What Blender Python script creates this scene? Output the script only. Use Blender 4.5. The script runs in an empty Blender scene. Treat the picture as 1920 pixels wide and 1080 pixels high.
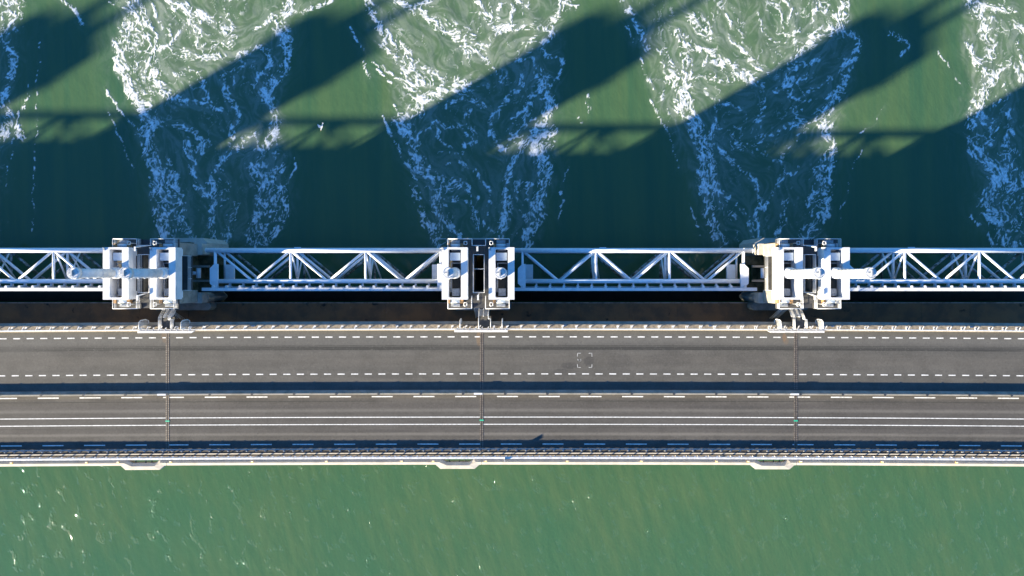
import bpy, math, random
import numpy as np
from mathutils import Vector, Matrix

# ================================================================= camera, sky, sun, exposure
scene = bpy.context.scene
HC = 110.8                                   # camera height above the water (m); it looks straight down
cam_d = bpy.data.cameras.new('camera'); cam = bpy.data.objects.new('camera', cam_d)
scene.collection.objects.link(cam); scene.camera = cam
cam.location = (0, 0, HC); cam.rotation_euler = (0, 0, 0)
cam_d.sensor_width = 36; cam_d.lens = 24; cam_d.shift_x = -12 / 1920; cam_d.shift_y = -28 / 1920
cam_d.clip_start = 1; cam_d.clip_end = 6000

SUN_EL, SUN_AZ = math.radians(14.0), math.radians(30)     # low sun, shadows run to the upper right
world = bpy.data.worlds.new('World'); scene.world = world; world.use_nodes = True
wn = world.node_tree; wn.nodes.clear()
sky = wn.nodes.new('ShaderNodeTexSky'); sky.sky_type = 'NISHITA'; sky.sun_disc = False
sky.sun_elevation = SUN_EL; sky.sun_rotation = math.radians(240)
sky.altitude = 0; sky.air_density = 1.5; sky.dust_density = 0.0; sky.ozone_density = 10.0
bg = wn.nodes.new('ShaderNodeBackground'); bg.inputs['Strength'].default_value = 0.08
wo = wn.nodes.new('ShaderNodeOutputWorld')
wn.links.new(sky.outputs[0], bg.inputs[0]); wn.links.new(bg.outputs[0], wo.inputs[0])
sun_d = bpy.data.lights.new('sun', 'SUN'); sun = bpy.data.objects.new('sun', sun_d); scene.collection.objects.link(sun)
sun_d.energy = 5.0; sun_d.angle = math.radians(1.2); sun_d.color = (1.0, 0.86, 0.62)
sun.rotation_euler = Vector((math.cos(SUN_EL) * math.cos(SUN_AZ), math.cos(SUN_EL) * math.sin(SUN_AZ), -math.sin(SUN_EL))).to_track_quat('-Z', 'Y').to_euler()
sun.location = (-60, -40, 60)
vs = scene.view_settings; vs.view_transform = 'Standard'; vs.look = 'None'; vs.exposure = 2.15; vs.gamma = 1; vs.use_curve_mapping = False
scene.cycles.max_bounces = 5; scene.cycles.diffuse_bounces = 3; scene.cycles.glossy_bounces = 2; scene.cycles.sample_clamp_indirect = 4

# ================================================================= helpers
COL = scene.collection
rnd = random.Random(11)
def sp(px, py, z):                           # survey point of a full-size frame (1920 x 1080) taken at height z -> metres
    k = (HC - z) / 1280.0
    return ((px - 972.0) * k, (512.0 - py) * k)

class MB:
    def __init__(s): s.v = []; s.f = []; s.sm = []
    def face(s, pts, smooth=False):
        n = len(s.v); s.v += [tuple(p) for p in pts]; s.f.append(tuple(range(n, n + len(pts)))); s.sm.append(smooth); return s
    def box(s, x0, x1, y0, y1, z0, z1):
        n = len(s.v)
        s.v += [(x0,y0,z0),(x1,y0,z0),(x1,y1,z0),(x0,y1,z0),(x0,y0,z1),(x1,y0,z1),(x1,y1,z1),(x0,y1,z1)]
        for q in ((0,3,2,1),(4,5,6,7),(0,1,5,4),(1,2,6,5),(2,3,7,6),(3,0,4,7)): s.f.append(tuple(n + i for i in q)); s.sm.append(False)
        return s
    def prism(s, poly, z0, z1, ztop=None):
        n = len(s.v); m = len(poly)
        s.v += [(x, y, z0) for x, y in poly] + [(x, y, z1) for x, y in (ztop or poly)]
        s.f.append(tuple(n + i for i in reversed(range(m)))); s.f.append(tuple(n + m + i for i in range(m))); s.sm += [False, False]
        for i in range(m):
            j = (i + 1) % m; s.f.append((n + i, n + j, n + m + j, n + m + i)); s.sm.append(False)
        return s
    def tube(s, p, q, r, n=10, r2=None, caps=True):
        p = Vector(p); q = Vector(q); d = (q - p).normalized()
        u = d.orthogonal().normalized(); w = d.cross(u); b = len(s.v); r2 = r if r2 is None else r2
        for c, rr in ((p, r), (q, r2)):
            for i in range(n):
                a = 2 * math.pi * i / n; s.v.append(tuple(c + (u * math.cos(a) + w * math.sin(a)) * rr))
        for i in range(n):
            j = (i + 1) % n; s.f.append((b + i, b + j, b + n + j, b + n + i)); s.sm.append(True)
        if caps:
            s.f.append(tuple(b + i for i in reversed(range(n)))); s.f.append(tuple(b + n + i for i in range(n))); s.sm += [False, False]
        return s
    def path(s, pts, r, n=6, closed=False):
        L = list(pts) + ([pts[0]] if closed else [])
        for a, b in zip(L[:-1], L[1:]): s.tube(a, b, r, n)
        return s
    def sweep(s, prof, xs, bend=None):        # closed (y, z) profile carried along X
        n = len(s.v); m = len(prof)
        for x in xs:
            o = bend(x) if bend else 0
            s.v += [(x, y + o, z) for y, z in prof]
        for k in range(len(xs) - 1):
            for i in range(m):
                j = (i + 1) % m; a = n + k * m
                s.f.append((a + i, a + j, a + m + j, a + m + i)); s.sm.append(False)
        s.f.append(tuple(n + i for i in range(m))); s.f.append(tuple(n + (len(xs) - 1) * m + i for i in reversed(range(m)))); s.sm += [False, False]
        return s
    def mesh(s, name, mat):
        me = bpy.data.meshes.new(name); me.from_pydata(s.v, [], s.f)
        me.polygons.foreach_set('use_smooth', s.sm); me.materials.append(mat); me.update()
        import bmesh
        b = bmesh.new(); b.from_mesh(me); bmesh.ops.recalc_face_normals(b, faces=b.faces); b.to_mesh(me); b.free()
        return me
    def build(s, name, mat, parent=None, loc=(0, 0, 0)):
        return put(name, s.mesh(name, mat), parent, loc)
def put(name, me, parent=None, loc=(0, 0, 0), rz=0):
    o = bpy.data.objects.new(name, me); COL.objects.link(o); o.location = loc; o.rotation_euler = (0, 0, rz)
    if parent is not None: o.parent = parent
    return o
def tag(o, label, cat, group=None):
    o['label'] = label; o['category'] = cat
    if group: o['group'] = group
    return o
def thing(name, label, cat, loc=(0, 0, 0), group=None):
    return tag(put(name, None, None, loc), label, cat, group)
def struct(o): o['kind'] = 'structure'; return o
def copy_tree(o, parent=None):
    c = o.copy(); COL.objects.link(c)
    if parent is not None: c.parent = parent
    for ch in list(o.children): copy_tree(ch, c)
    return c

# ================================================================= materials (procedural)
def mat(name, col, rough=.6, metal=0, var=None, scale=1.5, bump=0, bscale=8, stretch=(1, 1, 1), spec=.5, extra=None):
    m = bpy.data.materials.new(name); m.use_nodes = True; nt = m.node_tree; N = nt.nodes; L = nt.links
    b = N['Principled BSDF']; b.inputs['Roughness'].default_value = rough; b.inputs['Metallic'].default_value = metal
    b.inputs['Specular IOR Level'].default_value = spec; b.inputs['Base Color'].default_value = (*col, 1)
    tc = N.new('ShaderNodeNewGeometry'); mp = N.new('ShaderNodeMapping'); mp.inputs['Scale'].default_value = stretch
    L.new(tc.outputs['Position'], mp.inputs['Vector']); vec = mp.outputs[0]; out = None
    def noise(sc, det=5, ro=.6, v=None):
        n = N.new('ShaderNodeTexNoise'); n.inputs['Scale'].default_value = sc; n.inputs['Detail'].default_value = det; n.inputs['Roughness'].default_value = ro
        L.new(v or vec, n.inputs['Vector']); return n.outputs['Fac']
    def ramp(fac, p0, p1):
        r = N.new('ShaderNodeMapRange'); r.inputs[1].default_value = p0; r.inputs[2].default_value = p1; r.interpolation_type = 'SMOOTHSTEP'
        L.new(fac, r.inputs[0]); return r.outputs[0]
    def mix(fac, a, c):
        x = N.new('ShaderNodeMix'); x.data_type = 'RGBA'
        if isinstance(fac, (int, float)): x.inputs[0].default_value = fac
        else: L.new(fac, x.inputs[0])
        for i, q in ((6, a), (7, c)):
            if isinstance(q, tuple): x.inputs[i].default_value = (*q, 1)
            else: L.new(q, x.inputs[i])
        return x.outputs[2]
    def math_(op, a, c=None):
        x = N.new('ShaderNodeMath'); x.operation = op
        for i, q in enumerate((a, c)):
            if q is None: continue
            if isinstance(q, (int, float)): x.inputs[i].default_value = q
            else: L.new(q, x.inputs[i])
        return x.outputs[0]
    if var: out = mix(ramp(noise(scale), .38, .66), col, var)
    if extra: out = extra(N, L, noise, ramp, mix, math_, tc.outputs['Position'], out if out else col)
    if out is not None and not isinstance(out, tuple): L.new(out, b.inputs['Base Color'])
    if bump:
        bp = N.new('ShaderNodeBump'); bp.inputs['Strength'].default_value = bump; bp.inputs['Distance'].default_value = .02
        L.new(noise(bscale), bp.inputs['Height']); L.new(bp.outputs[0], b.inputs['Normal'])
    return m

def grime(c2, lo, hi, sc):
    def ex(N, L, noise, ramp, mix, m_, pos, base):
        return mix(ramp(noise(sc, 8, .7), lo, hi), base, c2)
    return ex
WHITE = mat('white_painted_steel', (.70, .705, .71), .45, var=(.58, .59, .60), scale=.9, extra=grime((.50, .46, .40), .66, .80, 2.2))
WHITE2 = mat('white_rail_paint', (.70, .69, .67), .5, var=(.52, .50, .47), scale=3)
STEEL = mat('grey_painted_tube', (.76, .79, .82), .45, var=(.68, .71, .74), scale=1.2, extra=grime((.30, .29, .24), .68, .82, 2.6))
TIDE = mat('tide_stained_steel', (.40, .42, .42), .7, var=(.10, .10, .06), scale=1.0, extra=grime((.05, .055, .025), .42, .62, 1.2))
GALV = mat('galvanised_steel', (.40, .42, .44), .5, .2, var=(.28, .29, .30), scale=6)
CONC = mat('pale_concrete', (.50, .46, .39), .9, var=(.42, .38, .32), scale=.8, bump=.3, extra=grime((.30, .27, .22), .60, .78, 1.6))
CONCD = mat('weathered_concrete', (.30, .28, .24), .92, var=(.20, .19, .16), scale=.7, bump=.4, extra=grime((.12, .12, .08), .55, .75, 1.3))
ALGAE = mat('algae_concrete', (.10, .095, .055), .95, var=(.045, .05, .022), scale=1.1, bump=.5, extra=grime((.18, .17, .13), .60, .78, 2.0))
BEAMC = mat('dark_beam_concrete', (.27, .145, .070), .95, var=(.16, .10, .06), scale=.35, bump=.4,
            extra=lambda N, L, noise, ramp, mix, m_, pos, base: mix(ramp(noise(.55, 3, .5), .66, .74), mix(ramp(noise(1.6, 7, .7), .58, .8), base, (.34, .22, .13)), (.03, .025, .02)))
GAPSHADE = mat('gap_shade_black', (.012, .012, .011), .9, var=(.02, .018, .014), scale=.8)  # near-black colour standing in for deep shade between gates and beams
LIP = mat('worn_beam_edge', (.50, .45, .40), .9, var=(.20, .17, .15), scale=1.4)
GIRD = mat('deck_concrete', (.34, .32, .28), .9, var=(.25, .23, .20), scale=.9)
DIRT = mat('dirty_kerb_concrete', (.26, .22, .17), .95, var=(.13, .11, .085), scale=2.6, extra=grime((.42, .40, .36), .62, .75, 3.1))
DECKP = mat('platform_plate', (.075, .072, .067), .8, var=(.055, .055, .052), scale=1.4, extra=grime((.20, .19, .17), .66, .8, 2.4))
DARK = mat('dark_steel', (.035, .037, .04), .6)
BLACKR = mat('black_rubber', (.012, .012, .013), .8)
PAINT = mat('road_paint', (.74, .74, .72), .7, var=(.48, .48, .46), scale=3, extra=grime((.30, .29, .27), .70, .82, 9))
FADED = mat('faded_mark_paint', (.46, .46, .44), .8, var=(.26, .26, .25), scale=4)
PAINTY = mat('worn_yellow_line', (.62, .50, .33), .8, var=(.40, .33, .23), scale=4)
YEL = mat('yellow_marker', (.85, .52, .05), .5)
JOINT = mat('worn_joint_teeth', (.22, .195, .16), .6, .2, var=(.10, .085, .07), scale=4)
GREEN = mat('green_marker_paint', (.03, .42, .25), .6)
RUST = mat('rusty_joint_steel', (.13, .10, .075), .6, .3, var=(.07, .06, .05), scale=5)
ORANGE = mat('rust_brown_box', (.34, .20, .09), .7, var=(.22, .13, .06), scale=5)
GLASSB = mat('pale_blue_cover', (.58, .66, .72), .35, var=(.50, .57, .62), scale=1.5, extra=grime((.26, .27, .20), .62, .72, 2.8))

def asphalt(name, base, lighter, bands, crack=None, patches=None):
    def ex(N, L, noise, ramp, mix, m_, pos, b0):
        sep = N.new('ShaderNodeSeparateXYZ'); L.new(pos, sep.inputs[0]); x, y = sep.outputs[0], sep.outputs[1]
        yb = m_('ADD', y, m_('MULTIPLY', m_('MULTIPLY', x, x), .28 / 73**2))          # road's own cross position (undo its bend)
        st = N.new('ShaderNodeMapping'); st.inputs['Scale'].default_value = (.05, 1, 1); L.new(pos, st.inputs[0])
        long = noise(1.1, 6, .6, st.outputs[0])
        c = mix(ramp(long, .30, .72), base, lighter)
        c = mix(m_('MULTIPLY', ramp(noise(.30, 6, .68), .42, .66), .55), c, tuple(v * .78 for v in base))
        for yc, w, amt, colr in bands:
            d = m_('ABSOLUTE', m_('SUBTRACT', yb, yc)); k = ramp(d, w, 0.0)
            c = mix(m_('MULTIPLY', k, m_('MULTIPLY', amt, m_('ADD', .6, m_('MULTIPLY', long, .8)))), c, colr)
        if crack:
            for yc, w in crack:
                wob = m_('MULTIPLY', m_('SUBTRACT', noise(.8, 3), .5), .12)
                d = m_('ABSOLUTE', m_('SUBTRACT', m_('ADD', yb, wob), yc)); k = ramp(d, w, w * .3)
                c = mix(m_('MULTIPLY', k, ramp(noise(.5, 5, .7, st.outputs[0]), .30, .55)), c, (.035, .035, .033))
        if patches:
            for px_, py_, rx, ry, amt, *pc in patches:
                dx = m_('DIVIDE', m_('SUBTRACT', x, px_), rx); dy = m_('DIVIDE', m_('SUBTRACT', yb, py_), ry)
                d = m_('ADD', m_('MULTIPLY', dx, dx), m_('MULTIPLY', dy, dy)); d = m_('ADD', d, m_('MULTIPLY', m_('SUBTRACT', noise(1.3, 5, .7), .5), 1.8))
                c = mix(m_('MULTIPLY', ramp(d, 1.15, .35), amt), c, pc[0] if pc else (.045, .044, .043))
        g = noise(4.5, 6, .85)
        c = mix(m_('MULTIPLY', ramp(g, .54, .66), .45), c, tuple(min(1, v * 1.7) for v in lighter))
        c = mix(m_('MULTIPLY', ramp(g, .47, .36), .50), c, tuple(v * .45 for v in base))
        return c
    return mat(name, base, .88, bump=.5, bscale=14, extra=ex, spec=.3)
ROADM = asphalt('main_road_asphalt', (.068, .064, .057), (.094, .088, .079),
    [(-19.0, .50, .8, (.078, .072, .066)), (-19.65, .42, .62, (.150, .140, .125)), (-20.35, .30, .5, (.075, .070, .064)),
     (-22.5, .40, .45, (.080, .074, .068)), (-23.05, .36, .7, (.160, .148, .130)), (-21.15, .5, .4, (.080, .076, .070)), (-17.75, .4, .35, (.125, .110, .088))],
    crack=[(-18.33, .07), (-22.15, .03)], patches=[(-60, -17.9, 1.2, .35, .35), (-20, -22.6, 6, .25, .28), (30, -19.2, 7, .3, .28), (52, -18.1, 1.5, .3, .35), (-68, -18.2, 2, .4, .4), (6, -23.6, 3, .3, .25), (-33, -19.1, 9, .25, .25), (60, -22.9, 6, .3, .25)])
SERVM = asphalt('service_road_asphalt', (.080, .077, .069), (.104, .099, .088),
    [(-9.6, 1.3, .55, (.116, .114, .106)), (-8.4, .5, .4, (.120, .108, .078)), (-10.65, .8, .6, (.066, .065, .061)), (-12.6, 1.6, .3, (.104, .094, .080))], crack=[(-10.86, .20), (-10.62, .12), (-10.4, .06)],
    patches=[(10.1, -12.6, .9, .75, .6), (7.4, -13.3, 1.6, .5, .55), (6.0, -14.0, 1.2, .4, .45), (14.6, -12.9, 2.0, 1.4, .28), (22, -12.2, 4, 1.2, .18),
             (33.5, -12.4, 5, 1.1, .25), (44, -12.8, 5, 1.0, .22), (-62, -11.4, 6, .5, .2), (-38, -13.0, 6, .8, .14), (38.1, -9.1, .35, .75, .5, (.20, .115, .055)), (38.3, -9.7, .5, .5, .3, (.19, .12, .06)), (-5.6, -9.3, .5, 1.2, .5, (.20, .13, .07)), (-50.7, -9.0, .5, 1.0, .4, (.18, .12, .07))])

# ---- sea: turbid green body, foam from vertex data measured along the streaks
def sea_material():
    m = bpy.data.materials.new('sea_water'); m.use_nodes = True; nt = m.node_tree; N = nt.nodes; L = nt.links
    b = N['Principled BSDF']
    geo = N.new('ShaderNodeNewGeometry'); pos = geo.outputs['Position']
    af = N.new('ShaderNodeAttribute'); af.attribute_name = 'foam'; am = N.new('ShaderNodeAttribute'); am.attribute_name = 'milk'; al = N.new('ShaderNodeAttribute'); al.attribute_name = 'grain'
    def noise(sc, det=5, ro=.6, stretch=(1, 1, 1), rot=0, dist=0):
        mp = N.new('ShaderNodeMapping'); mp.vector_type = 'TEXTURE'; mp.inputs['Scale'].default_value = tuple(1 / v for v in stretch); mp.inputs['Rotation'].default_value = (0, 0, rot)
        L.new(pos, mp.inputs[0]); n = N.new('ShaderNodeTexNoise'); n.inputs['Scale'].default_value = sc; n.inputs['Detail'].default_value = det
        n.inputs['Roughness'].default_value = ro; n.inputs['Distortion'].default_value = dist; L.new(mp.outputs[0], n.inputs['Vector']); return n.outputs['Fac']
    def rng(f, a, c, o0=0, o1=1):
        r = N.new('ShaderNodeMapRange'); r.interpolation_type = 'SMOOTHSTEP'
        for i, v in ((1, a), (2, c), (3, o0), (4, o1)): r.inputs[i].default_value = v
        L.new(f, r.inputs[0]); return r.outputs[0]
    def mul(a, c, op='MULTIPLY'):
        x = N.new('ShaderNodeMath'); x.operation = op
        for i, q in enumerate((a, c)):
            if isinstance(q, (int, float)): x.inputs[i].default_value = q
            else: L.new(q, x.inputs[i])
        return x.outputs[0]
    def mix(f, a, c):
        x = N.new('ShaderNodeMix'); x.data_type = 'RGBA'
        if isinstance(f, (int, float)): x.inputs[0].default_value = f
        else: L.new(f, x.inputs[0])
        for i, q in ((6, a), (7, c)):
            if isinstance(q, tuple): x.inputs[i].default_value = (*q, 1)
            else: L.new(q, x.inputs[i])
        return x.outputs[2]
    sep = N.new('ShaderNodeSeparateXYZ'); L.new(pos, sep.inputs[0])
    inlet = rng(sep.outputs[1], -12, 6, 0, 1)                         # churned basin side is siltier than the sea side
    streak = noise(.55, 6, .62, (1, .16, 1), math.radians(17), .3)   # silt drawn out by the current
    streak2 = noise(.30, 6, .62, (1, .06, 1), math.radians(2), .2)
    broad = noise(.045, 4, .55)
    calm = mix(rng(streak, .30, .72), (.050, .114, .055), (.072, .130, .060))
    calm = mix(mul(rng(broad, .36, .66), .7), calm, (.042, .116, .060))
    calm = mix(mul(rng(noise(2.4, 6, .7), .45, .75), .25), calm, (.084, .142, .076))
    churn = mix(rng(streak2, .18, .82), (.034, .096, .050), (.070, .126, .052))
    body = mix(inlet, calm, churn)
    body = mix(mul(am.outputs['Fac'], .80), body, mix(rng(noise(.35, 6, .65, dist=1), .35, .65), (.078, .134, .072), (.106, .152, .092)))
    body = mix(mul(rng(al.outputs['Fac'], .45, .98), mul(am.outputs['Fac'], .25)), body, (.17, .21, .15))
    fine = noise(3.2, 6, .75, dist=.8)
    fo = mul(af.outputs['Fac'], rng(fine, .25, .56, .38, 1.1)); fo_c = N.new('ShaderNodeClamp'); L.new(fo, fo_c.inputs[0])
    col = mix(fo_c.outputs[0], body, (.76, .77, .76))
    L.new(col, b.inputs['Base Color'])
    L.new(rng(fo_c.outputs[0], 0, .5, .06, .75), b.inputs['Roughness'])
    b.inputs['IOR'].default_value = 1.333
    small = mul(mul(noise(.7, 5, .55, (1, .5, 1), math.radians(20)), .05), mul(noise(3.0, 3, .5, (1, .7, 1), math.radians(16)), .010), 'ADD')
    h = mul(small, mul(af.outputs['Fac'], .03), 'ADD')
    bp = N.new('ShaderNodeBump'); bp.inputs['Strength'].default_value = 1.0; bp.inputs['Distance'].default_value = .8
    L.new(h, bp.inputs['Height']); L.new(bp.outputs[0], b.inputs['Normal'])
    # the surface film: ripples with a few steep facets that catch the low sun
    b.inputs['Specular IOR Level'].default_value = 0.0
    b.inputs['Coat Weight'].default_value = 1.0; b.inputs['Coat IOR'].default_value = 1.333; b.inputs['Coat Roughness'].default_value = .025
    open_sea = rng(sep.outputs[1], -16, -8, 1, 0)                       # wind ripples on the open side only; the race behind the gates is drawn smooth
    crest = mul(rng(noise(.62, 2, .5, (1, .7, 1), math.radians(20)), .56, .72), open_sea)
    rip = mul(mul(noise(.8, 3, .5, (1, .55, 1), math.radians(20)), .09), mul(mul(noise(3.4, 2, .5, (1, .7, 1), math.radians(20)), crest), .44), 'ADD')
    bc = N.new('ShaderNodeBump'); bc.inputs['Strength'].default_value = 1.0; bc.inputs['Distance'].default_value = 1.0
    L.new(rip, bc.inputs['Height']); L.new(bc.outputs[0], b.inputs['Coat Normal'])
    inv = N.new('ShaderNodeMath'); inv.operation = 'SUBTRACT'; inv.inputs[0].default_value = 1.0; L.new(fo_c.outputs[0], inv.inputs[1]); L.new(inv.outputs[0], b.inputs['Coat Weight'])
    return m
# ---------------------------------------------------------------- foam field on the sea (world metres)
NX, NY, S0 = 972.0, 512.0, 11.55          # nadir pixel of the survey frame and pixels per metre on the water
OFF = {'A': (0, 0), 'B': (640, 0), 'C': (1280, 0), 'D': (0, 140), 'E': (640, 140), 'F': (1280, 140)}
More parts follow.
